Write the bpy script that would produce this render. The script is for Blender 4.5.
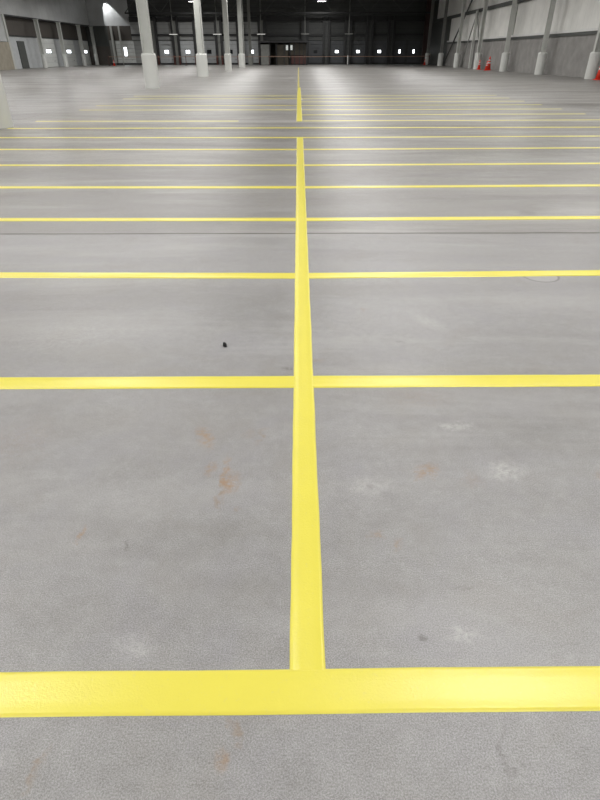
import bpy, bmesh, math, random
from mathutils import Vector, Matrix
R = math.radians
random.seed(7)
for o in list(bpy.data.objects): bpy.data.objects.remove(o)
SC = bpy.context.scene
COL = SC.collection

# ---------------------------------------------------------------- camera
cam_d = bpy.data.cameras.new('camera')
cam_d.sensor_fit = 'VERTICAL'; cam_d.sensor_height = 36.0
cam_d.lens = 36.0 * 540 / 800
cam_d.clip_start = 0.05; cam_d.clip_end = 400
cam = bpy.data.objects.new('camera', cam_d); COL.objects.link(cam)
cam.location = (0, 0, 1.5)
cam.rotation_euler = (Matrix.Rotation(R(90 - 32.664), 3, 'X') @ Matrix.Rotation(R(-0.12), 3, 'Z')).to_euler()
cam_d.shift_x = 0.5 / 800
SC.camera = cam

# ---------------------------------------------------------------- world, exposure
w = bpy.data.worlds.new('world'); SC.world = w; w.use_nodes = True
w.node_tree.nodes['Background'].inputs[0].default_value = (0.30, 0.34, 0.40, 1)
w.node_tree.nodes['Background'].inputs[1].default_value = 0.15
SC.view_settings.view_transform = 'Standard'
SC.view_settings.look = 'None'
SC.view_settings.exposure = 0.0
SC.view_settings.gamma = 1.0
SC.view_settings.use_curve_mapping = False
LAMP_W = 385.0

# ---------------------------------------------------------------- node helpers
def new_mat(name):
    m = bpy.data.materials.new(name); m.use_nodes = True
    nt = m.node_tree
    return m, nt, nt.nodes['Principled BSDF']

def N(nt, kind, **kw):
    n = nt.nodes.new(kind)
    for k, v in kw.items(): setattr(n, k, v)
    return n

def setv(nt, sock, v):
    if hasattr(v, 'is_output') or isinstance(v, bpy.types.NodeSocket): nt.links.new(v, sock)
    else: sock.default_value = v

def mth(nt, op, a, b=None, c=None, clamp=False):
    n = N(nt, 'ShaderNodeMath', operation=op); n.use_clamp = clamp
    setv(nt, n.inputs[0], a)
    if b is not None: setv(nt, n.inputs[1], b)
    if c is not None: setv(nt, n.inputs[2], c)
    return n.outputs[0]

def noise(nt, vec, scale, detail=4, rough=0.55, dist=0.0):
    n = N(nt, 'ShaderNodeTexNoise')
    if vec is not None: nt.links.new(vec, n.inputs['Vector'])
    n.inputs['Scale'].default_value = scale; n.inputs['Detail'].default_value = detail
    n.inputs['Roughness'].default_value = rough; n.inputs['Distortion'].default_value = dist
    return n

def remap(nt, v, a, b, c, d):
    n = N(nt, 'ShaderNodeMapRange'); nt.links.new(v, n.inputs[0])
    for i, x in enumerate((a, b, c, d)): n.inputs[i + 1].default_value = x
    return n.outputs[0]

def mixc(nt, fac, a, b, mode='MIX'):
    n = N(nt, 'ShaderNodeMix', data_type='RGBA', blend_type=mode)
    setv(nt, n.inputs[0], fac)
    for i, v in ((6, a), (7, b)):
        if isinstance(v, tuple): v = (*v[:3], 1)
        setv(nt, n.inputs[i], v)
    return n.outputs[2]

def mapped(nt, scale):
    tc = N(nt, 'ShaderNodeTexCoord'); mp = N(nt, 'ShaderNodeMapping')
    mp.inputs['Scale'].default_value = scale
    nt.links.new(tc.outputs['Object'], mp.inputs[0])
    return mp.outputs[0], tc

def plain(name, col, rough=0.5, metal=0.0, var=0.12, scale=3.0, bump=0.0, spec=0.5):
    m, nt, b = new_mat(name)
    vec, tc = mapped(nt, (1, 1, 1))
    n = noise(nt, vec, scale, 5)
    f = remap(nt, n.outputs[0], 0.3, 0.7, 1 - var, 1 + var)
    c = mixc(nt, 1.0, col, (1, 1, 1), 'MULTIPLY')
    vm = N(nt, 'ShaderNodeVectorMath', operation='SCALE'); nt.links.new(c, vm.inputs[0]); nt.links.new(f, vm.inputs['Scale'])
    nt.links.new(vm.outputs[0], b.inputs['Base Color'])
    b.inputs['Roughness'].default_value = rough; b.inputs['Metallic'].default_value = metal
    b.inputs['Specular IOR Level'].default_value = spec
    if bump:
        bp = N(nt, 'ShaderNodeBump'); bp.inputs['Strength'].default_value = bump; bp.inputs['Distance'].default_value = 0.01
        n2 = noise(nt, vec, scale * 8, 6); nt.links.new(n2.outputs[0], bp.inputs['Height'])
        nt.links.new(bp.outputs[0], b.inputs['Normal'])
    return m

def emit(name, col, s):
    m, nt, b = new_mat(name)
    b.inputs['Base Color'].default_value = (0.8, 0.8, 0.8, 1)
    b.inputs['Emission Color'].default_value = (*col, 1); b.inputs['Emission Strength'].default_value = s
    return m

# ---------------------------------------------------------------- floor material
def floor_material():
    m, nt, b = new_mat('polished concrete')
    tc = N(nt, 'ShaderNodeTexCoord'); P = tc.outputs['Object']
    sx = N(nt, 'ShaderNodeSeparateXYZ'); nt.links.new(P, sx.inputs[0])
    X, Y = sx.outputs[0], sx.outputs[1]
    big = noise(nt, P, 0.22, 4, 0.55, 0.6).outputs[0]
    st_v = N(nt, 'ShaderNodeMapping'); st_v.inputs['Scale'].default_value = (0.35, 1.0, 1); nt.links.new(P, st_v.inputs[0])
    med = noise(nt, st_v.outputs[0], 1.6, 6, 0.6, 0.4).outputs[0]
    fine = noise(nt, P, 9, 6, 0.65, 0.2).outputs[0]
    grain = noise(nt, P, 230, 4, 0.85).outputs[0]
    c = mixc(nt, remap(nt, big, 0.36, 0.64, 0, 1), (0.245, 0.238, 0.222), (0.300, 0.293, 0.304))
    c = mixc(nt, remap(nt, med, 0.35, 0.70, 0, 0.80), c, (0.370, 0.362, 0.374))
    c = mixc(nt, remap(nt, med, 0.46, 0.28, 0, 0.75), c, (0.165, 0.160, 0.155))
    # warm traffic film and trowel burns
    warm = noise(nt, st_v.outputs[0], 0.55, 5, 0.6, 1.0).outputs[0]
    c = mixc(nt, remap(nt, warm, 0.52, 0.68, 0, 0.65), c, (0.215, 0.190, 0.160))
    c = mixc(nt, remap(nt, fine, 0.30, 0.72, 0, 1), mixc(nt, 0.42, c, (0.14, 0.135, 0.13)), mixc(nt, 0.25, c, (0.55, 0.55, 0.55)))
    blot = noise(nt, P, 26, 5, 0.75).outputs[0]
    c = mixc(nt, remap(nt, blot, 0.50, 0.68, 0, 0.40), c, (0.150, 0.146, 0.142))
    c = mixc(nt, remap(nt, blot, 0.46, 0.32, 0, 0.40), c, (0.46, 0.455, 0.46))
    tone = noise(nt, P, 3.2, 4, 0.6, 0.8).outputs[0]
    c = mixc(nt, remap(nt, tone, 0.50, 0.68, 0, 0.50), c, (0.275, 0.268, 0.300))
    c = mixc(nt, remap(nt, tone, 0.46, 0.32, 0, 0.45), c, (0.225, 0.205, 0.180))
    c = mixc(nt, remap(nt, grain, 0.41, 0.59, 0, 1), mixc(nt, 0.50, c, (0.08, 0.078, 0.075)), mixc(nt, 0.36, c, (0.62, 0.62, 0.63)))
    lv = N(nt, 'ShaderNodeMapping'); lv.inputs['Scale'].default_value = (0.10, 0.55, 1); lv.inputs['Rotation'].default_value = (0, 0, R(4)); nt.links.new(P, lv.inputs[0])
    yy0 = mth(nt, 'ADD', Y, mth(nt, 'MULTIPLY', mth(nt, 'SUBTRACT', med, 0.5), 0.02))
    # pale pads of slab beyond the second cross line and darker pour beyond the sawn joint
    slab = N(nt, 'ShaderNodeTexWhiteNoise', noise_dimensions='2D')
    cb = N(nt, 'ShaderNodeCombineXYZ')
    nt.links.new(mth(nt, 'FLOOR', mth(nt, 'DIVIDE', mth(nt, 'ADD', X, 60), 22.0)), cb.inputs[0])
    nt.links.new(mth(nt, 'FLOOR', mth(nt, 'DIVIDE', mth(nt, 'SUBTRACT', mth(nt, 'MAXIMUM', Y, 1.2), 5.40), 4.3)), cb.inputs[1])
    nt.links.new(cb.outputs[0], slab.inputs['Vector'])
    c = mixc(nt, mth(nt, 'MULTIPLY', slab.outputs[0], 0.30), c, (0.20, 0.19, 0.178))
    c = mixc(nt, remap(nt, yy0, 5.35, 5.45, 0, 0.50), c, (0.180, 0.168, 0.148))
    l2 = N(nt, 'ShaderNodeMapping'); l2.inputs['Scale'].default_value = (0.03, 0.55, 1); l2.inputs['Rotation'].default_value = (0, 0, R(-3)); nt.links.new(P, l2.inputs[0])
    sn = noise(nt, l2.outputs[0], 1.0, 4, 0.7, 0.3).outputs[0]
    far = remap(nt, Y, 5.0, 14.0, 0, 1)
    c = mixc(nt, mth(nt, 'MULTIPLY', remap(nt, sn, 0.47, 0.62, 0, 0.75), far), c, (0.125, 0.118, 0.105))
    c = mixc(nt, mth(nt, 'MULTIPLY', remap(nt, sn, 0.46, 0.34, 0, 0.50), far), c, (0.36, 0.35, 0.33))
    c = mixc(nt, remap(nt, noise(nt, lv.outputs[0], 1.0, 5, 0.65, 0.5).outputs[0], 0.5, 0.68, 0, 0.5), c, (0.155, 0.145, 0.132))
    c = mixc(nt, remap(nt, noise(nt, lv.outputs[0], 2.3, 5, 0.65, 0.5).outputs[0], 0.52, 0.70, 0, 0.45), c, (0.42, 0.41, 0.40))
    # pitting: small dark pin holes
    pit = noise(nt, P, 95, 2, 0.5).outputs[0]
    pz = noise(nt, P, 1.1, 2, 0.5).outputs[0]
    pm = mth(nt, 'MULTIPLY', remap(nt, pit, 0.70, 0.80, 0, 1), remap(nt, pz, 0.45, 0.7, 0, 0.55))
    c = mixc(nt, pm, c, (0.12, 0.115, 0.11))
    # stains, scuffs and patches with shapes of their own
    dn = noise(nt, P, 14, 4, 0.6)
    off = N(nt, 'ShaderNodeVectorMath', operation='SUBTRACT'); nt.links.new(dn.outputs['Color'], off.inputs[0]); off.inputs[1].default_value = (0.5, 0.5, 0.5)
    dv = N(nt, 'ShaderNodeVectorMath', operation='MULTIPLY_ADD'); nt.links.new(off.outputs[0], dv.inputs[0]); dv.inputs[1].default_value = (0.12, 0.12, 0); nt.links.new(P, dv.inputs[2])
    breakup = remap(nt, noise(nt, P, 40, 4, 0.7).outputs[0], 0.40, 0.60, 0.15, 1)
    RUST = (0.30, 0.19, 0.11); DARK = (0.13, 0.12, 0.115); PALE = (0.56, 0.545, 0.53); BROWN = (0.25, 0.19, 0.14)
    for (x, y, rx, ry, col, s, rot) in STAINS:
        mp = N(nt, 'ShaderNodeMapping', vector_type='TEXTURE')
        mp.inputs['Location'].default_value = (x, y, 0); mp.inputs['Rotation'].default_value = (0, 0, R(rot)); mp.inputs['Scale'].default_value = (rx, ry, 1)
        nt.links.new(dv.outputs[0], mp.inputs[0])
        ln = N(nt, 'ShaderNodeVectorMath', operation='LENGTH'); nt.links.new(mp.outputs[0], ln.inputs[0])
        k = mth(nt, 'MULTIPLY', remap(nt, ln.outputs['Value'], 0.30, 1.25, min(1, s * (1.5 if col != 'p' else 0.85)), 0), breakup)
        c = mixc(nt, k, c, {'r': RUST, 'd': DARK, 'p': PALE, 'b': BROWN}[col])
    # round core patch beside the third cross line: thin dark ring with pale fill
    for (x, y, r) in ((1.93, 4.17, 0.135),):
        mp = N(nt, 'ShaderNodeMapping', vector_type='TEXTURE'); mp.inputs['Location'].default_value = (x, y, 0); nt.links.new(P, mp.inputs[0])
        ln = N(nt, 'ShaderNodeVectorMath', operation='LENGTH'); nt.links.new(mp.outputs[0], ln.inputs[0])
        d = mth(nt, 'ABSOLUTE', mth(nt, 'SUBTRACT', ln.outputs['Value'], r))
        c = mixc(nt, remap(nt, ln.outputs['Value'], r - 0.005, r, 0.18, 0), c, PALE)
        c = mixc(nt, remap(nt, d, 0.004, 0.012, 0.75, 0), c, DARK)
    # sawn joints
    wob = mth(nt, 'MULTIPLY', mth(nt, 'SUBTRACT', noise(nt, P, 1.3, 5, 0.6).outputs[0], 0.5), 0.035)
    yy = mth(nt, 'ADD', Y, wob)
    def joint(v, pos, halfw, s, edge=0.006):
        d = mth(nt, 'ABSOLUTE', mth(nt, 'SUBTRACT', v, pos))
        return remap(nt, d, halfw, halfw + edge, s, 0)
    jn = [joint(yy, 5.40, 0.013, 0.85, 0.012)]
    for k in range(1, 9): jn.append(joint(yy, 5.40 + 4.3 * k, 0.010, 0.40))
    jn.append(joint(mth(nt, 'ADD', X, wob), -7.6, 0.012, 0.5)); jn.append(joint(mth(nt, 'ADD', X, wob), 9.6, 0.012, 0.4))
    tot = jn[0]
    for j in jn[1:]: tot = mth(nt, 'MAXIMUM', tot, j)
    c = mixc(nt, tot, c, (0.075, 0.065, 0.055))
    nt.links.new(c, b.inputs['Base Color'])
    rr = mth(nt, 'ADD', remap(nt, med, 0.3, 0.7, 0.32, 0.48), remap(nt, fine, 0.3, 0.7, -0.04, 0.06))
    nt.links.new(rr, b.inputs['Roughness'])
    b.inputs['Specular IOR Level'].default_value = 0.40
    bp = N(nt, 'ShaderNodeBump'); bp.inputs['Strength'].default_value = 0.5; bp.inputs['Distance'].default_value = 0.003
    h = mth(nt, 'ADD', noise(nt, P, 70, 5, 0.7).outputs[0], mth(nt, 'MULTIPLY', tot, -2.0))
    nt.links.new(h, bp.inputs['Height']); nt.links.new(bp.outputs[0], b.inputs['Normal'])
    return m

STAINS = [  # x, y, rx, ry, colour, strength, rotation
    (-0.44, 2.02, 0.035, 0.10, 'r', 0.50, 20), (-0.385, 1.80, 0.030, 0.05, 'r', 0.35, 0), (-0.31, 1.74, 0.018, 0.14, 'r', 0.50, 5),
    (-0.29, 1.70, 0.035, 0.07, 'r', 0.38, 0), (-0.32, 1.62, 0.012, 0.09, 'b', 0.50, 0), (-0.25, 1.55, 0.02, 0.02, 'b', 0.4, 0),
    (-0.18, 2.03, 0.015, 0.07, 'b', 0.40, -15), (-0.24, 2.05, 0.03, 0.04, 'b', 0.22, 0),
    (0.55, 1.78, 0.055, 0.050, 'r', 0.50, 0), (0.50, 1.76, 0.035, 0.035, 'r', 0.32, 0), (0.29, 1.68, 0.022, 0.022, 'd', 0.65, 0),
    (0.30, 1.68, 0.10, 0.055, 'p', 0.35, 0), (0.28, 1.42, 0.035, 0.022, 'r', 0.38, 0), (0.35, 1.36, 0.022, 0.03, 'r', 0.32, 0),
    (0.88, 1.78, 0.10, 0.07, 'p', 0.50, 20), (1.28, 1.73, 0.045, 0.040, 'b', 0.45, 0), (0.72, 1.72, 0.05, 0.06, 'b', 0.22, 0),
    (0.74, 2.10, 0.10, 0.03, 'p', 0.45, 0), (0.38, 1.00, 0.022, 0.014, 'd', 0.60, 0), (0.50, 1.00, 0.06, 0.028, 'p', 0.45, 0),
    (0.55, 1.18, 0.05, 0.010, 'd', 0.30, 0), (-0.82, 1.41, 0.012, 0.04, 'r', 0.50, 0), (-0.62, 1.36, 0.010, 0.03, 'd', 0.40, 0),
    (-0.50, 0.965, 0.07, 0.04, 'p', 0.35, 0), (-0.20, 0.66, 0.020, 0.040, 'r', 0.42, 20), (-0.17, 0.72, 0.010, 0.05, 'b', 0.45, 25),
    (-0.66, 0.64, 0.014, 0.05, 'b', 0.50, 0), (-0.78, 0.65, 0.06, 0.03, 'p', 0.28, 0), (0.52, 0.66, 0.008, 0.10, 'd', 0.30, -20),
    (-0.065, 2.68, 0.030, 0.020, 'd', 0.75, 0), (-0.075, 2.59, 0.022, 0.010, 'd', 0.70, 0), (0.10, 2.76, 0.05, 0.02, 'b', 0.32, 0),
    (0.45, 3.5, 0.03, 0.05, 'b', 0.25, 0), (0.85, 3.3, 0.07, 0.18, 'p', 0.25, 30), (0.62, 3.0, 0.03, 0.02, 'd', 0.35, 0),
    (2.55, 6.2, 0.10, 0.15, 'd', 0.45, 0), (-1.3, 2.0, 0.20, 0.18, 'b', 0.16, 0), (0.62, 2.35, 0.18, 0.10, 'b', 0.16, 0),
    (-0.75, 1.1, 0.25, 0.12, 'd', 0.10, 0), (1.1, 1.15, 0.25, 0.1, 'd', 0.10, 0), (-1.4, 3.1, 0.5, 0.25, 'p', 0.2, 10),
]

def paint_material(name, col, dull):
    m, nt, b = new_mat(name)
    tc = N(nt, 'ShaderNodeTexCoord'); P = tc.outputs['Object']
    n = noise(nt, P, 5, 5).outputs[0]
    c = mixc(nt, remap(nt, n, 0.3, 0.7, 0, 0.25), col, tuple(v * 0.86 for v in col))
    c = mixc(nt, remap(nt, noise(nt, P, 60, 3, 0.7).outputs[0], 0.60, 0.75, 0, dull), c, (0.45, 0.43, 0.36))
    nt.links.new(c, b.inputs['Base Color'])
    b.inputs['Roughness'].default_value = 0.30
    b.inputs['Specular IOR Level'].default_value = 0.45
    bp = N(nt, 'ShaderNodeBump'); bp.inputs['Strength'].default_value = 0.55; bp.inputs['Distance'].default_value = 0.0016
    nt.links.new(noise(nt, P, 150, 3, 0.6).outputs[0], bp.inputs['Height'])
    nt.links.new(bp.outputs[0], b.inputs['Normal'])
    return m

def panel_material(name, col, axis, period, depth=0.3, rough=0.5, seam=0.02, dirt=0.12):
    """metal wall panels with seams every `period` metres along axis (0 x, 1 y, 2 z)"""
    m, nt, b = new_mat(name)
    tc = N(nt, 'ShaderNodeTexCoord'); P = tc.outputs['Object']
    sx = N(nt, 'ShaderNodeSeparateXYZ'); nt.links.new(P, sx.inputs[0])
    v = mth(nt, 'DIVIDE', sx.outputs[axis], period)
    fr = mth(nt, 'ABSOLUTE', mth(nt, 'SUBTRACT', mth(nt, 'FRACT', v), 0.5))
    line = remap(nt, fr, 0.5 - seam / period, 0.5, 0, 1)
    n = noise(nt, P, 0.7, 5).outputs[0]
    c = mixc(nt, remap(nt, n, 0.3, 0.7, 0, 1), tuple(x * (1 - dirt) for x in col), tuple(x * (1 + dirt * 0.5) for x in col))
    c = mixc(nt, mth(nt, 'MULTIPLY', line, depth), c, tuple(x * 0.3 for x in col))
    nt.links.new(c, b.inputs['Base Color']); b.inputs['Roughness'].default_value = rough
    bp = N(nt, 'ShaderNodeBump'); bp.inputs['Strength'].default_value = 0.5; bp.inputs['Distance'].default_value = 0.02; bp.invert = True
    nt.links.new(line, bp.inputs['Height']); nt.links.new(bp.outputs[0], b.inputs['Normal'])
    return m

M = {}
M['floor'] = floor_material()
M['yellow'] = paint_material('yellow line paint', (0.735, 0.655, 0.090), 0.12)
M['yellow_old'] = paint_material('worn yellow line paint', (0.62, 0.55, 0.14), 0.6)
M['metal_light'] = panel_material('pale liner panel', (0.80, 0.795, 0.76), 1, 1.05, 0.25, 0.45, 0.03)
M['metal_grey'] = panel_material('grey liner panel', (0.55, 0.565, 0.565), 1, 1.05, 0.4, 0.35, 0.03)
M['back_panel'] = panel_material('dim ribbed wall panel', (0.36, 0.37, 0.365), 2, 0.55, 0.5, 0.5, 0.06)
M['back_dark'] = panel_material('dark ribbed wall panel', (0.060, 0.064, 0.062), 2, 0.55, 0.5, 0.5, 0.06)  # darkened copy of the ribbed panel; right half's shade put into the colour
M['dark_green'] = panel_material('dark green grey panel', (0.07, 0.075, 0.068), 1, 1.05, 0.4, 0.5, 0.04)
M['brown_panel'] = panel_material('brown panel', (0.085, 0.075, 0.065), 1, 1.3, 0.5, 0.6, 0.05)
M['precast'] = plain('precast concrete', (0.27, 0.262, 0.250), 0.8, var=0.16, scale=1.2, bump=0.4)
M['precast_tan'] = plain('tan precast concrete', (0.33, 0.30, 0.24), 0.8, var=0.14, scale=1.2, bump=0.4)
M['column'] = plain('grey primed steel', (0.52, 0.53, 0.50), 0.45, var=0.08, scale=1.5)
M['column_dark'] = plain('dark steel', (0.07, 0.075, 0.07), 0.5)
M['column_dim'] = plain('dim grey steel', (0.22, 0.225, 0.21), 0.5)
M['red_steel'] = plain('red oxide steel', (0.05, 0.026, 0.022), 0.55)
M['sleeve'] = plain('white column wrap', (0.66, 0.67, 0.64), 0.55, var=0.05, scale=1.0, bump=0.05)
M['black'] = plain('black steel', (0.022, 0.023, 0.024), 0.5)
M['roof'] = plain('roof deck', (0.42, 0.42, 0.42), 0.7)
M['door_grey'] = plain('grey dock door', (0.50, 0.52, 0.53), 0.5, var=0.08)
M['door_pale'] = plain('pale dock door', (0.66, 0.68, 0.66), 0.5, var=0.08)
M['door_shaded'] = plain('shaded grey dock door', (0.075, 0.080, 0.086), 0.5, var=0.10)  # grey door darkened: lack of light on the right put into the colour
M['bumper'] = plain('red dock guard', (0.085, 0.03, 0.024), 0.6, var=0.2)
M['cone'] = plain('red orange cone plastic', (0.80, 0.055, 0.028), 0.45, var=0.06)
M['collar'] = plain('white reflective collar', (0.72, 0.70, 0.70), 0.4, var=0.04)
M['white'] = plain('white enamel', (0.72, 0.72, 0.70), 0.4, var=0.04)
M['tape'] = plain('faded orange barrier tape', (0.42, 0.27, 0.20), 0.6, var=0.3, scale=6)
M['office_wall'] = plain('tan office wall', (0.055, 0.047, 0.034), 0.7, var=0.2)
M['office_red'] = plain('oxblood panel', (0.07, 0.024, 0.02), 0.6)
M['pebble'] = plain('dark grit', (0.012, 0.011, 0.012), 0.8)
M['glass_dark'] = plain('unlit glass', (0.02, 0.022, 0.026), 0.15)
M['lens'] = emit('luminaire lens', (1.0, 0.98, 0.94), 9.0)
M['strip'] = emit('dim tube', (1.0, 0.98, 0.92), 1.1)
M['daylight'] = emit('daylit vision pane', (0.92, 0.97, 1.0), 5.0)
M['daylight_small'] = emit('daylit office pane', (0.80, 0.90, 0.84), 0.30)

# ---------------------------------------------------------------- mesh helpers
def link(name, bm, mat, parent=None, smooth=False):
    bmesh.ops.recalc_face_normals(bm, faces=bm.faces)
    me = bpy.data.meshes.new(name); bm.to_mesh(me); bm.free()
    if smooth:
        for p in me.polygons: p.use_smooth = True
    me.materials.append(mat)
    o = bpy.data.objects.new(name, me); COL.objects.link(o)
    if parent: o.parent = parent
    return o

def box(bm, c, s, bev=0.0, rot=None):
    mtx = Matrix.Translation(c) @ (rot.to_4x4() if rot else Matrix.Identity(4)) @ Matrix.Diagonal((*s, 1))
    r = bmesh.ops.create_cube(bm, size=1, matrix=mtx)
    if bev:
        es = list({e for v in r['verts'] for e in v.link_edges})
        bmesh.ops.bevel(bm, geom=es, offset=bev, segments=2, affect='EDGES')

def span(bm, x0, x1, y0, y1, z0, z1, bev=0.0):
    box(bm, ((x0 + x1) / 2, (y0 + y1) / 2, (z0 + z1) / 2), (x1 - x0, y1 - y0, z1 - z0), bev)

def bar(bm, a, b, wd, seg=None):
    a, b = Vector(a), Vector(b); d = b - a
    q = d.to_track_quat('Z', 'Y').to_matrix()
    if seg:
        bmesh.ops.create_cone(bm, segments=seg, radius1=wd / 2, radius2=wd / 2, depth=d.length, cap_ends=True,
                              matrix=Matrix.Translation((a + b) / 2) @ q.to_4x4())
    else: box(bm, (a + b) / 2, (wd, wd, d.length), 0, q)

def cone(bm, z0, z1, r0, r1, seg=28, xy=(0, 0)):
    bmesh.ops.create_cone(bm, segments=seg, radius1=r0, radius2=r1, depth=z1 - z0, cap_ends=True,
                          matrix=Matrix.Translation((xy[0], xy[1], (z0 + z1) / 2)))

def thing(name, loc, label, cat, group=None, rz=0):
    o = bpy.data.objects.new(name, None); COL.objects.link(o)
    o.location = loc; o.rotation_euler = (0, 0, rz); o.empty_display_size = 0.2
    return tag(o, label, cat, group)

def tag(o, label, cat, group=None):
    o['label'] = label; o['category'] = cat
    if group: o['group'] = group
    return o

def struct(o): o['kind'] = 'structure'; return o
def sbox(name, mat, *a, parent=None, bev=0.0):
    bm = bmesh.new(); span(bm, *a, bev=bev)
    o = link(name, bm, mat, parent)
    return o if parent else struct(o)

def dup(root, loc, label, group=None):
    r = root.copy(); COL.objects.link(r); r.location = loc; r['label'] = label
    if group: r['group'] = group
    for ch in list(root.children):
        c = ch.copy(); COL.objects.link(c); c.parent = r
        for g in list(ch.children):
            d = g.copy(); COL.objects.link(d); d.parent = c
    return r

ORD = ['first', 'second', 'third', 'fourth', 'fifth', 'sixth', 'seventh', 'eighth', 'ninth', 'tenth', 'eleventh',
       'twelfth', 'thirteenth', 'fourteenth', 'fifteenth', 'sixteenth']

# ---------------------------------------------------------------- shell
XL, XR, YB, YF, ZR = -33.8, 20.9, 106.0, -26.0, 9.8
sbox('floor', M['floor'], XL - 1.2, XR + 0.4, YF, YB + 0.4, -0.3, 0)
sbox('ceiling', M['roof'], XL - 1.2, XR + 0.4, YF, YB + 0.4, ZR, ZR + 0.3)
sbox('wall_front', M['metal_grey'], XL - 1.2, XR + 0.4, YF - 0.3, YF, 0, ZR)

# right wall: precast base, ledge, pale liner panels above; the far bays are dark
wr = sbox('wall_right', M['metal_light'], XR, XR + 0.4, YF, 90.2, 2.85, ZR)
def wpart(name, mat, parent, *a, bev=0.0):
    bm = bmesh.new(); span(bm, *a, bev=bev); return link(name, bm, mat, parent)
wpart('concrete_base', M['precast'], wr, XR - 0.12, XR + 0.4, YF, 90.2, 0, 2.80)
wpart('far_bay_base', M['dark_green'], wr, XR, XR + 0.4, 90.2, YB, 0, 5.75)
wpart('far_bay_panel', M['metal_light'], wr, XR, XR + 0.4, 90.2, 99.6, 5.75, ZR)
wpart('far_corner_panel', M['dark_green'], wr, XR, XR + 0.4, 99.6, YB, 5.75, ZR)
sbox('trim_1', M['white'], XR - 0.26, XR - 0.0, YF, 90.2, 2.82, 2.98)
sbox('trim_2', M['column_dark'], XR - 0.22, XR, YF, YB, 5.50, 5.82)
sbox('trim_3', M['column_dim'], XR - 0.22, XR, YF, YB, 8.3, 8.5)

sbox('trim_10', M['column_dark'], XR - 0.22, XR - 0.12, YF, 90.2, 2.62, 2.82)
# left wall: solid to the first dock jamb, then dock doors under a grey upper wall
wl = sbox('wall_left', M['metal_grey'], XL - 0.4, XL, YF, 75.2, 2.75, ZR)
wpart('concrete_base', M['precast_tan'], wl, XL - 0.4, XL + 0.12, YF, 75.2, 0, 2.70)
wpart('upper_panel', M['metal_grey'], wl, XL - 0.4, XL, 75.2, YB, 5.4, ZR)
wpart('brown_panel', M['brown_panel'], wl, XL - 1.0, XL - 0.7, 75.2, YB, 3.4, 5.4)
wpart('recess_panel', M['door_grey'], wl, XL - 1.0, XL - 0.75, 75.2, YB, 0, 3.4)
wpart('jamb', M['column'], wl, XL - 0.9, XL + 0.15, 75.2, 75.6, 0, 5.4)
sbox('trim_4', M['black'], XL - 0.75, XL + 0.02, 75.6, YB, 5.25, 5.4)
sbox('trim_5', M['black'], XL - 0.72, XL - 0.62, 75.6, YB, 3.34, 3.46)

# back wall
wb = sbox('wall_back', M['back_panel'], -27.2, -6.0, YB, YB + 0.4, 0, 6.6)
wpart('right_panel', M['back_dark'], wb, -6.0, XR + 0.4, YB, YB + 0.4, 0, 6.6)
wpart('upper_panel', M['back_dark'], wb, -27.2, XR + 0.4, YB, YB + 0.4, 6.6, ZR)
wpart('corner_upper_panel', M['metal_grey'], wb, XL - 1.0, -27.2, YB, YB + 0.4, 5.35, ZR)
wpart('corner_panel', M['dark_green'], wb, XL - 1.0, -31.0, YB - 0.05, YB + 0.4, 2.7, 5.35)  # metal wall in shadow; the shadow is put into this dark colour
wpart('corner_base', M['brown_panel'], wb, XL - 1.0, -31.0, YB - 0.15, YB + 0.4, 0, 2.7)
wpart('corner_brown_panel', M['brown_panel'], wb, -31.0, -27.2, YB, YB + 0.4, 3.4, 5.35)
wpart('corner_recess', M['column_dim'], wb, -31.0, -27.2, YB, YB + 0.4, 0, 3.4)
sbox('trim_6', M['black'], -27.2, XR, YB - 0.35, YB, 5.85, 6.55)
sbox('trim_7', M['black'], -27.2, XR, YB - 0.25, YB, 3.95, 4.25)
sbox('trim_8', M['column_dark'], -27.2, XR, YB - 0.12, YB, 3.36, 3.46)
sbox('baseboard_back', M['black'], -31.0, XR, YB - 0.3, YB, 0, 0.24)
sbox('trim_9', M['column_dark'], XL, -31.0, YB - 0.2, YB - 0.05, 2.6, 2.8)

# ---------------------------------------------------------------- dock doors
nd = [0]
def dock_door(x, wd, h, mat, pane_mat, pane=(0.62, 0.46), zc=1.80, side=None, y=None, yb=YB - 0.02, k=6):
    nd[0] += 1
    bm = bmesh.new()
    t0 = 0.24 if side is None else 0.0
    for i in range(k):
        z0 = t0 + (h - t0) * i / k; z1 = t0 + (h - t0) * (i + 1) / k
        if side is None: span(bm, x - wd / 2, x + wd / 2, yb - 0.08, yb, z0 + 0.015, z1 - 0.015, 0.012)
        else: span(bm, x, x + 0.08, y - wd / 2, y + wd / 2, z0 + 0.015, z1 - 0.015, 0.012)
    d = struct(link('door_%d' % nd[0], bm, mat))
    def part(nm, m, dx, dz, sw, sh, th):
        b2 = bmesh.new()
        if side is None: span(b2, x + dx - sw / 2, x + dx + sw / 2, yb - 0.08 - th, yb - 0.06, dz - sh / 2, dz + sh / 2)
        else: span(b2, x + 0.06, x + 0.08 + th, y + dx - sw / 2, y + dx + sw / 2, dz - sh / 2, dz + sh / 2)
        return link(nm, b2, m, d)
    if pane:
        part('window_frame', M['black'], 0, zc, pane[0] + 0.12, pane[1] + 0.12, 0.03)
        part('window_pane', pane_mat, 0, zc, pane[0], pane[1], 0.045)
    part('handle', M['column_dark'], wd * 0.3, 0.7, 0.20, 0.05, 0.06)
    return d

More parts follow.
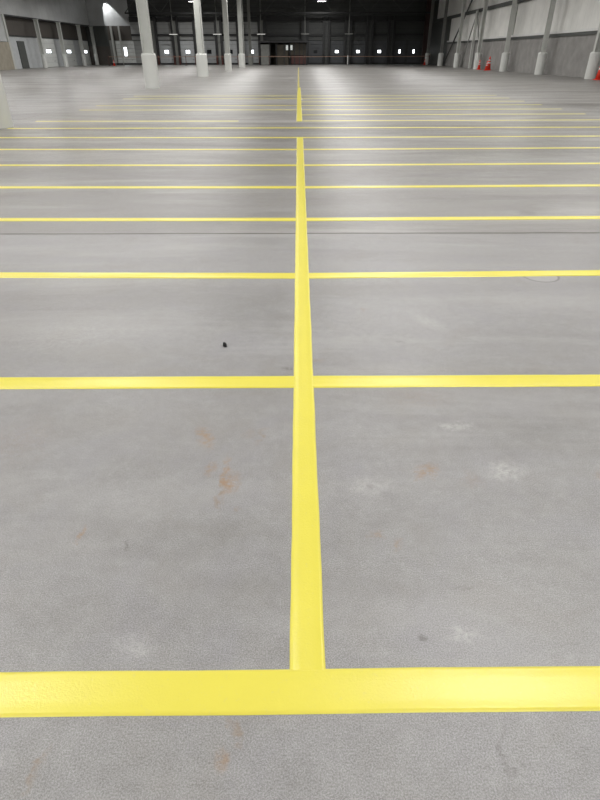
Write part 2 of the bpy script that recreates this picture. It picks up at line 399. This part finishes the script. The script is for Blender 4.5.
lit = {0, 1, 4, 8, 9, 10}
for k in range(12):
    xc = -21.75 + 3.5 * k
    if k in (5, 6): continue
    left = k < 4
    if k == 11:
        dock_door(16.6, 1.9, 3.3, M['door_shaded'], M['daylight'], (0.30, 0.5)); continue
    dock_door(xc, 2.75, 3.3, M['door_grey'] if k < 5 else M['door_shaded'], M['daylight'] if k in lit else M['glass_dark'], (0.62, 0.46) if k < 5 else (0.52, 0.36))
dock_door(18.9, 1.9, 3.3, M['door_shaded'], M['daylight'], (0.28, 0.5))
dock_door(-28.5, 3.0, 3.3, M['door_pale'], M['daylight'], (0.45, 1.2), 1.85)
wpart('door_post', M['column'], wb, -30.5, -30.2, YB - 0.3, YB, 0, 5.3)
wpart('door_post', M['column'], wb, -29.2, -28.95, YB - 0.3, YB - 0.11, 0, 5.3)
xs = XL - 0.74
dock_door(xs, 2.0, 2.9, M['column_dark'], None, None, side='L', y=80.3, k=1)
for y in (88.5, 96.3, 103.7):
    dock_door(xs, 5.4 if y < 100 else 4.2, 3.3, M['door_pale'], M['daylight'], (1.6, 0.36), 1.85, side='L', y=y)

# ---------------------------------------------------------------- paired jambs between the back wall doors
bm = bmesh.new(); span(bm, -0.62, -0.24, -0.35, 0, 0, 6.6, 0.02); span(bm, -0.62, -0.24, -0.5, 0, 6.0, 6.5)
j0 = thing('dock_jamb', (-23.5, YB - 0.3, 0), 'dark paired steel jamb, first from the left on the back wall', 'door jamb', 'paired jambs between the back wall dock doors')
link('post', bm, M['black'], j0)
bm = bmesh.new(); span(bm, 0.24, 0.62, -0.35, 0, 0, 6.6, 0.02); link('post', bm, M['black'], j0)
bm = bmesh.new(); span(bm, -0.24, 0.24, -0.12, 0, 0.0, 6.0); link('infill_panel', bm, M['column_dim'], j0)
for s in (-1, 1):
    bm = bmesh.new(); cone(bm, 0, 1.25, 0.16, 0.16, 14, (s * 0.43, -0.6)); cone(bm, 1.25, 1.33, 0.16, 0.07, 14, (s * 0.43, -0.6))
    g = link('guard_post', bm, M['bumper'], j0); g['label'] = 'dull red guard post'
for k in range(1, 12):
    if k in (6,): continue
    i = k if k < 6 else k - 1
    jr = dup(j0, (-23.5 + 3.5 * k, YB - 0.3, 0), 'dark paired steel jamb, %s from the left on the back wall' % ORD[i])
    if k > 6:  # right-hand copies darkened: shade put into infill and guard post colours
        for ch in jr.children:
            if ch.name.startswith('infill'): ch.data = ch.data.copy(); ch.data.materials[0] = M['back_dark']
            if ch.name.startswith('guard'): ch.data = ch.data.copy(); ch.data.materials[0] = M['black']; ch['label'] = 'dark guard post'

# ---------------------------------------------------------------- wide flange columns
def wcolumn(name, loc, h, dep, fl, mat, sleeve, label, group, turn=0, sh=1.52, sw=0.80, smat=None):
    t = thing(name, loc, label, 'column', group, turn)
    bm = bmesh.new(); tf = 0.045
    span(bm, -dep / 2, -dep / 2 + tf, -fl / 2, fl / 2, 0, h); span(bm, dep / 2 - tf, dep / 2, -fl / 2, fl / 2, 0, h)
    span(bm, -dep / 2 + tf, dep / 2 - tf, -0.02, 0.02, 0, h)
    link('steel_shaft', bm, mat, t)
    bm = bmesh.new(); box(bm, (0, 0, h - 0.03), (dep + 0.15, fl + 0.15, 0.06)); link('cap_plate', bm, mat, t)
    if sleeve:
        bm = bmesh.new(); cone(bm, 0, sh - 0.06, sw / 2, sw / 2, 40); cone(bm, sh - 0.06, sh, sw / 2, sw / 2 - 0.05, 40)
        s = link('protective_sleeve', bm, smat or M['sleeve'], t, True)
        s.data.set_sharp_from_angle(angle=R(40))
        s['label'] = 'smooth white protective wrap around the column foot'
        bm = bmesh.new(); box(bm, (0, 0, sh + 0.012), (dep + 0.10, fl + 0.12, 0.03)); link('sleeve_collar', bm, smat or M['sleeve'], t)
    return t

for i, (y, x, sw_) in enumerate(((14.75, -7.42, .80), (32.5, -7.62, .74), (49.3, -7.5, .86), (67.2, -7.45, .72), (84.5, -7.55, .86))):
    lab = ['tall pale grey steel column with white wrapped foot, cut off by the left edge of the photo',
           'pale grey steel column with white wrapped foot, largest of the row standing fully in view',
           'pale grey steel column with white wrapped foot, second largest fully in view left of the yellow line',
           'pale grey steel column with white wrapped foot, third largest fully in view left of the yellow line',
           'slim pale grey steel column with white wrapped foot, farthest of the row before the dim ones'][i]
    wcolumn('steel_column', (x, y, 0), ZR, 0.50, 0.34, M['column'], True, lab, 'row of wrapped columns left of the yellow line', sw=sw_)
wcolumn('steel_column', (-7.65, 101.5, 0), ZR, 0.42, 0.34, M['column_dim'], True, 'dim grey column near the back wall beside the dark office', 'dim columns near the back wall', smat=M['column_dim'])
wcolumn('steel_column', (-15.2, 101.5, 0), ZR, 0.5, 0.36, M['column_dim'], False, 'bare dim grey column near the back wall, behind a wrapped white column', 'dim columns near the back wall')
bm = bmesh.new(); bar(bm, (0, 0, 0), (0, 0, ZR), 0.16, 14)
dp = tag(link('drain_pipe', bm, M['column_dim']), 'thin grey vertical roof drain pipe beside the farthest wrapped column', 'pipe'); dp.location = (-7.9, 93.0, 0)

rl = ['front right wall column, rising behind the cone at the right edge of the photo', 'second nearest column along the right wall', 'third nearest column along the right wall',
      'fourth nearest column along the right wall, red cones beside its foot', 'fifth nearest column along the right wall, chevron brace in front of it',
      'darker column along the right wall just beyond the chevron brace', 'farthest wrapped column by the dark right corner']
for i, y in enumerate((43.2, 52.6, 62.0, 71.4, 80.8, 90.2, 99.6)):
    m_ = M['column'] if i < 5 else M['column_dim']
    wcolumn('wall_column', (20.02, y, 0), ZR, 0.38, 0.30, m_, True, rl[i] + ', white wrapped foot', 'columns along the right wall', sw=0.72, sh=1.55, turn=R(90) if i in (1, 2) else 0)
bm = bmesh.new(); span(bm, -0.35, 0.35, -0.2, 0.2, 0, ZR)
tag(link('corner_column', bm, M['red_steel']), 'dark oxide red steel column in the far right corner', 'column').location = (20.35, 104.3, 0)
for i, y in enumerate((83.6, 91.2, 99.2, 105.3)):
    wcolumn('dock_column', (-33.35, y, 0), 5.25, 0.46, 0.34, M['column'], True, 'pale column between the left wall dock doors, %s from the left' % ORD[i],
            'columns between the left wall dock doors', sw=0.6, sh=1.5)

# ---------------------------------------------------------------- braces on the right wall
t = thing('chevron_brace', (20.50, 76.1, 0), 'pale steel chevron brace with centre post on the right wall behind the red cones', 'brace')
for dy, nm in ((-4.45, 'diagonal'), (4.45, 'diagonal')):
    bm = bmesh.new(); bar(bm, (0, dy, 0.15), (0, 0, 5.5), 0.10); link(nm, bm, M['column_dim'], t)
bm = bmesh.new(); bar(bm, (0, 0, 0), (0, 0, 5.58), 0.28); link('centre_post', bm, M['column'], t)
bm = bmesh.new(); box(bm, (0, 0, 5.5), (0.04, 0.9, 0.5)); link('gusset', bm, M['column_dim'], t)
t = thing('diagonal_brace', (20.50, 90.0, 0), 'dark diagonal brace rising from the shaded column foot on the right wall', 'brace')
bm = bmesh.new(); bar(bm, (0, 0, 0.35), (0, -9.0, 5.7), 0.14); link('lower_diagonal', bm, M['column_dark'], t)
bm = bmesh.new(); bar(bm, (0, -9.0, 5.7), (0, -13.2, 8.35), 0.14); link('upper_diagonal', bm, M['column_dark'], t)
# drain pipe on right wall beside second column
bm = bmesh.new(); bar(bm, (0, 0, 2.9), (0, 0, ZR), 0.2, 14)
tag(link('drain_pipe', bm, M['column']), 'vertical grey downpipe on the right wall panels behind the third nearest column', 'pipe').location = (XR - 0.12, 63.5, 0)
t = thing('wall_bracket', (XR - 0.12, 43.6, 3.1), 'small dark conduit bracket on the right wall ledge at the photo edge', 'bracket')
bm = bmesh.new(); box(bm, (-0.1, 0, 0), (0.2, 1.1, 0.10)); link('arm', bm, M['column_dark'], t)
bm = bmesh.new(); bar(bm, (-0.05, 0.4, 0), (-0.05, 0.4, 6.5), 0.07, 10); link('conduit', bm, M['column_dark'], t)

# ---------------------------------------------------------------- roof truss by the back wall
t = thing('roof_truss', (0, 103.0, 0), 'black steel roof truss spanning in front of the back wall', 'truss')
bm = bmesh.new(); span(bm, -27.0, XR, -0.12, 0.12, 6.75, 6.95); link('bottom_chord', bm, M['black'], t)
bm = bmesh.new(); span(bm, -27.0, XR, -0.12, 0.12, 9.4, 9.6); link('top_chord', bm, M['black'], t)
bm = bmesh.new(); x = -27.0; up = True
while x < XR - 2.5:
    a, b_ = (6.85, 9.5) if up else (9.5, 6.85)
    bar(bm, (x, 0, a), (x + 2.7, 0, b_), 0.11); x += 2.7; up = not up
w_ = link('web_members', bm, M['column_dark'], t)

# ---------------------------------------------------------------- painted floor lines
def strip(name, p0, p1, wd, mat, label, group, th=0.0040, wob=0.0008, wd1=None, end=0.0):
    """paint strip with slightly ragged edges and the raised bead a striper leaves along them"""
    p0, p1 = Vector(p0), Vector(p1); d = (p1 - p0); L = d.length; d.normalize(); n = Vector((-d.y, d.x))
    near = max(0.04, min(0.5, 0.03 + 0.02 * p0.length))
    k = max(8, int(L / near)); hw = wd / 2
    prof = [(-1.0, 0.0002, 0), (-0.94, 0.55, 0), (-0.88, 1.0, 0), (-0.80, 0.98, 0), (-0.66, 0.56, 0), (-0.3, 0.50, 0), (0.3, 0.50, 0), (0.66, 0.56, 0), (0.80, 0.98, 0), (0.88, 1.0, 0), (0.94, 0.55, 0), (1.0, 0.0002, 0)]
    bm = bmesh.new(); rows = []
    rnd = random.Random(hash((round(p0.x, 2), round(p0.y, 2))) & 0xffff)
    ph = [rnd.uniform(0, 6.28) for _ in range(6)]
    for i in range(k + 1):
        s = L * i / k
        c = p0 + d * s
        ja = wob * (math.sin(s * 7 + ph[0]) + 0.6 * math.sin(s * 19 + ph[1])) + rnd.uniform(-wob, wob) * 0.25
        jb = wob * (math.sin(s * 6 + ph[2]) + 0.6 * math.sin(s * 23 + ph[3])) + rnd.uniform(-wob, wob) * 0.5
        row = []
        for (u, hh, _) in prof:
            hw = (wd + ((wd1 or wd) - wd) * i / k) / 2
            q = c + n * (u * hw + (ja if u < 0 else jb) * abs(u))
            row.append(bm.verts.new((q.x, q.y, 0.0006 + th * hh)))
        rows.append(row)
    for i in range(k):
        for j in range(len(prof) - 1):
            bm.faces.new((rows[i][j], rows[i + 1][j], rows[i + 1][j + 1], rows[i][j + 1]))
    o = link(name, bm, mat, smooth=True)
    if o.data.polygons[0].normal.z + o.data.polygons[5].normal.z < 0: o.data.flip_normals()
    return tag(o, label, 'floor marking', group)

CX = 0.022
G = 'yellow floor lines'
PITCH = 1.6905
Dn = lambda n: 0.832 + PITCH * n + (-0.028 if n == 2 else (0.03 if n == 3 else 0))   # measured ground distance of cross line n
strip('painted_line', (CX, 0.832 + 0.058), (CX, Dn(7) + 0.09), 0.104, M['yellow'],
      'long yellow centre line from the nearest cross line away towards the back wall', G, wd1=0.135)
strip('painted_line', (-7.0, 0.832 - 0.063), (8.4, 0.832 + 0.0757), 0.127, M['yellow'], 'widest yellow cross line, nearest the camera, running unbroken across the foot of the centre line', G)
strip('painted_line', (CX - 0.01, 15.9), (CX - 0.01, 33.0), 0.155, M['yellow'], 'far yellow centre line segment starting beyond the short gap', G)
strip('painted_line', (CX - 0.04, 33.4), (CX - 0.06, 84.0), 0.10, M['yellow_old'], 'faint worn yellow centre line segment running to the back wall', G)
angL = [0.009, 0.006, 0.012, 0.012, 0.018, 0.025, 0.03, 0.03]
angR = [0.009, 0.005, 0.022, 0.024, 0.03, 0.035, 0.035, 0.035]
hwc = 0.052
nl = 0
for n in range(1, 16):
    if n not in (10, 13): nl += 1
    y = Dn(n); wd = 0.127 if n < 8 else 0.13
    aL = angL[n] if n < 8 else 0.02; aR = angR[n] if n < 8 else 0.02
    xl = -max(7.0, 0) if n else -7.0
    if n == 8:
        strip('painted_line', (-7.0, y + 0.1), (8.4, y + 0.12), wd, M['yellow'], 'thin yellow cross line running unbroken through the gap in the centre line', G); continue
    side = 'left' 
    lx0 = CX - hwc + 0.006 if n not in (9, 10) else -1.6
    sgnL = -1 if n < 2 else 1      # nearest two dip towards the left edge
    if n != 10 and n != 13:
        strip('painted_line', (-7.0, y + sgnL * aL * 7.0 * (0.5 if n > 2 else 1)), (lx0, y), wd, M['yellow'],
              'yellow cross line left of the centre line, %s from the camera' % ORD[nl], G)
    rx0 = CX + hwc - 0.006 if n not in (9,) else CX + 0.1
    strip('painted_line', (rx0, y), (8.4, y + aR * 8.4 * (0.7 if n > 2 else 1)), wd, M['yellow'],
          'yellow cross line right of the centre line, %s from the camera' % ORD[n], G)

# small dark pebble
bm = bmesh.new(); bmesh.ops.create_icosphere(bm, subdivisions=2, radius=0.016)
for v in bm.verts:
    v.co *= 1 + 0.35 * math.sin(v.co.x * 190 + v.co.y * 130 + 1.3); v.co.z = max(v.co.z, -0.006)
tag(link('pebble', bm, M['pebble']), 'tiny black chip of debris on the bare concrete left of the centre line', 'debris').location = (-0.455, 2.95, 0.0062)

# ---------------------------------------------------------------- dark office under a canopy at the back wall
t = thing('dock_office', (-2.4, 101.6, 0), 'low dark office with flat canopy against the middle of the back wall', 'office')
def op(nm, mat, *a): 
    bm = bmesh.new(); span(bm, *a); return link(nm, bm, mat, t)
op('canopy', M['black'], -3.9, 3.8, -0.5, 4.1, 2.98, 3.22)
op('back_panel', M['office_wall'], -3.8, 3.7, 3.6, 3.8, 0, 2.98)
op('side_panel', M['black'], 3.55, 3.75, 0, 3.7, 0, 2.98); op('side_panel', M['black'], -3.85, -3.7, 0, 3.7, 0, 2.98)
d = op('door', M['column_dim'], -3.6, -2.25, 0.0, 0.12, 0.05, 2.75); d['label'] = 'pale grey door'
bm = bmesh.new(); box(bm, (-2.42, -0.05, 1.1), (0.10, 0.08, 0.05)); link('handle', bm, M['black'], d)
for x in (-2.15, -1.15, 0.1, 1.0, 1.75, 2.5, 3.2): op('mullion', M['black'], x - 0.06, x + 0.06, -0.08, 0.14, 0, 2.98)
op('wall_panel', M['office_wall'], -1.0, 0.75, 0.02, 0.14, 0, 2.7)
op('wall_panel', M['office_wall'], 1.05, 3.5, 0.05, 0.14, 1.35, 2.95)
for x in (0.55, 1.25):
    f = op('window_frame', M['black'], x - 0.25, x + 0.25, -0.03, 0.06, 1.9, 2.75)
    bm = bmesh.new(); span(bm, x - 0.17, x + 0.17, -0.05, 0.0, 2.0, 2.65); link('pane', bm, M['daylight_small'], f)
r_ = op('red_panel', M['office_red'], 1.2, 3.5, -0.02, 0.12, 0.1, 1.25); r_['label'] = 'dark red lower panel'

# ---------------------------------------------------------------- barrier tape and stanchions
posts = [(-29.5, 'leftmost, beside the lit corner door'), (-17.5, 'left of the bare dim column'), (-4.6, 'in front of the dark office'), (7.6, 'right of centre, standing out white against the dark doors'), (20.2, 'beside the far right corner column')]
for i, (x, lab) in enumerate(posts):
    t = thing('stanchion', (x, 99.0, 0), 'slim barrier post, ' + lab, 'barrier post', 'posts carrying the barrier tape')
    bm = bmesh.new(); cone(bm, 0, 0.05, 0.22, 0.20, 20); link('base', bm, M['black'], t)
    bm = bmesh.new(); bar(bm, (0, 0, 0.05), (0, 0, 1.22), 0.09 if i != 3 else 0.14, 14); link('pole', bm, M['white'] if i == 3 else M['bumper'], t)
    bm = bmesh.new(); cone(bm, 1.22, 1.27, 0.07, 0.04, 14); link('cap', bm, M['white'] if i == 3 else M['bumper'], t)
for i in range(4):
    x0, x1 = posts[i][0] + 0.08, posts[i + 1][0] - 0.08
    bm = bmesh.new(); k = 24; pr = []
    for j in range(k + 1):
        u = j / k; x = x0 + (x1 - x0) * u; z = 1.17 - 0.10 * 4 * u * (1 - u) * 0.5
        q = [bm.verts.new((x, 99.0 + dy, z + dz)) for dy, dz in ((-0.004, -0.03), (-0.004, 0.03), (0.004, 0.03), (0.004, -0.03))]
        if pr:
            for a in range(4): bm.faces.new((pr[a], pr[(a + 1) % 4], q[(a + 1) % 4], q[a]))
        pr = q
    tag(link('barrier_tape', bm, M['tape']), 'span of faded orange barrier tape, %s from the left' % ORD[i], 'barrier tape', 'barrier tape spans before the back wall')

# ---------------------------------------------------------------- traffic cones
def traffic_cone(loc, h, label):
    t = thing('traffic_cone', loc, label, 'traffic cone', 'red traffic cones'); rb = 0.15 * h / 0.75; rt = 0.028 * h / 0.75; w0 = 0.42 * (h / 0.75) ** 0.6
    bm = bmesh.new(); box(bm, (0, 0, 0.02), (w0, w0, 0.04), 0.012); link('base', bm, M['cone'], t)
    f = lambda z: rb + (rt - rb) * (z - 0.04) / (h - 0.04)
    bm = bmesh.new(); cone(bm, 0.04, h, rb, rt, 24); link('body', bm, M['cone'], t, True)
    for a, b_ in ((0.50, 0.60), (0.70, 0.78)):
        bm = bmesh.new(); cone(bm, a * h, b_ * h, f(a * h) + 0.004, f(b_ * h) + 0.004, 24)
        c = link('reflective_collar', bm, M['collar'], t, True); c['label'] = 'pale reflective collar'
traffic_cone((19.92, 41.7, 0), 1.15, 'large red orange traffic cone at the right edge of the photo')
traffic_cone((20.05, 67.0, 0), 1.22, 'tall red orange traffic cone by the right wall, taller of the touching pair')
traffic_cone((19.60, 66.2, 0), 0.85, 'shorter red orange traffic cone just left of the tall one')
traffic_cone((19.78, 69.6, 0), 0.90, 'red orange traffic cone standing in front of a wrapped wall column foot')
traffic_cone((19.55, 98.8, 0), 0.80, 'small distant traffic cone before the farthest right wall column')
traffic_cone((-28.3, 97.5, 0), 0.80, 'small red traffic cone far left before the lit corner door')

# ---------------------------------------------------------------- luminaires
area = bpy.data.lights.new('high bay light', 'AREA'); area.shape = 'RECTANGLE'; area.size = 1.2; area.size_y = 0.5
area.energy = LAMP_W; area.color = (1.0, 0.985, 0.965); area.spread = R(170)
def high_bay(x, y, label):
    t = thing('high_bay_light', (x, y, 8.0), label, 'ceiling light', 'high bay lights in rows under the roof')
    bm = bmesh.new(); box(bm, (0, 0, 0.07), (1.25, 0.55, 0.10), 0.02); box(bm, (0, 0, 0.16), (0.5, 0.2, 0.09)); link('housing', bm, M['white'], t)
    bm = bmesh.new(); box(bm, (0, 0, 0.012), (1.18, 0.48, 0.02)); link('lens', bm, M['lens'], t)
    for s in (-0.45, 0.45):
        bm = bmesh.new(); bar(bm, (s, 0, 0.12), (s * 0.4, 0, ZR - 8.0), 0.02, 6); link('hanger', bm, M['black'], t)
    lo = bpy.data.objects.new('lamp', area); COL.objects.link(lo); lo.parent = t; lo.location = (0, 0, -0.01)
rows = [(12.9, 'right'), (3.4, 'middle'), (-6.1, 'left of middle'), (-15.6, 'second left'), (-27.0, 'far left')]
for (x, rn) in rows:
    for k in range(-2, 10):
        if k == 9 and x not in (3.4, -15.6): continue
        if x == 12.9 and k == 8: continue
        y = 5.2 + 10.4 * k
        nm = ('row %s, %s behind the camera' % (rn, ORD[-k - 1])) if k < 0 else ('row %s, %s ahead of the camera' % (rn, ORD[k]))
        high_bay(x, y, 'white linear high bay light, ' + nm)

# small strip lights dropped on pipes in front of the back wall jambs
for i, x in enumerate((-20.0, -13.0, -6.0, 1.0, 8.0)):
    t = thing('dock_strip_light', (x, 104.0, 4.15), 'short dim strip light hung on a pipe before the back wall, %s from the left' % ORD[i], 'strip light', 'strip lights before the back wall')
    bm = bmesh.new(); box(bm, (0, 0, 0.05), (1.35, 0.16, 0.07)); link('housing', bm, M['column_dim'], t)
    bm = bmesh.new(); box(bm, (0, 0, 0), (1.3, 0.12, 0.05)); link('tube', bm, M['strip'] if i < 3 else M['column'], t)
    bm = bmesh.new(); bar(bm, (0, 0, 0.08), (0, 0, ZR - 4.15), 0.12, 8); link('drop_pipe', bm, M['column_dim'], t)

# wall washer in the far left corner
t = thing('wall_washer', (-31.2, 105.2, 9.3), 'small wall washer light high in the far left corner', 'wall light')
bm = bmesh.new(); box(bm, (0, 0, 0.08), (0.4, 0.3, 0.12), 0.02); link('housing', bm, M['black'], t)
sl = bpy.data.lights.new('washer light', 'SPOT'); sl.energy = 1300; sl.spot_size = R(50); sl.spot_blend = 0.35; sl.shadow_soft_size = 0.05
so = bpy.data.objects.new('lamp', sl); COL.objects.link(so); so.parent = t; so.location = (0, 0, 0)
so.rotation_euler = Vector((1.05, 0.62, -2.6)).to_track_quat('-Z', 'Y').to_euler()
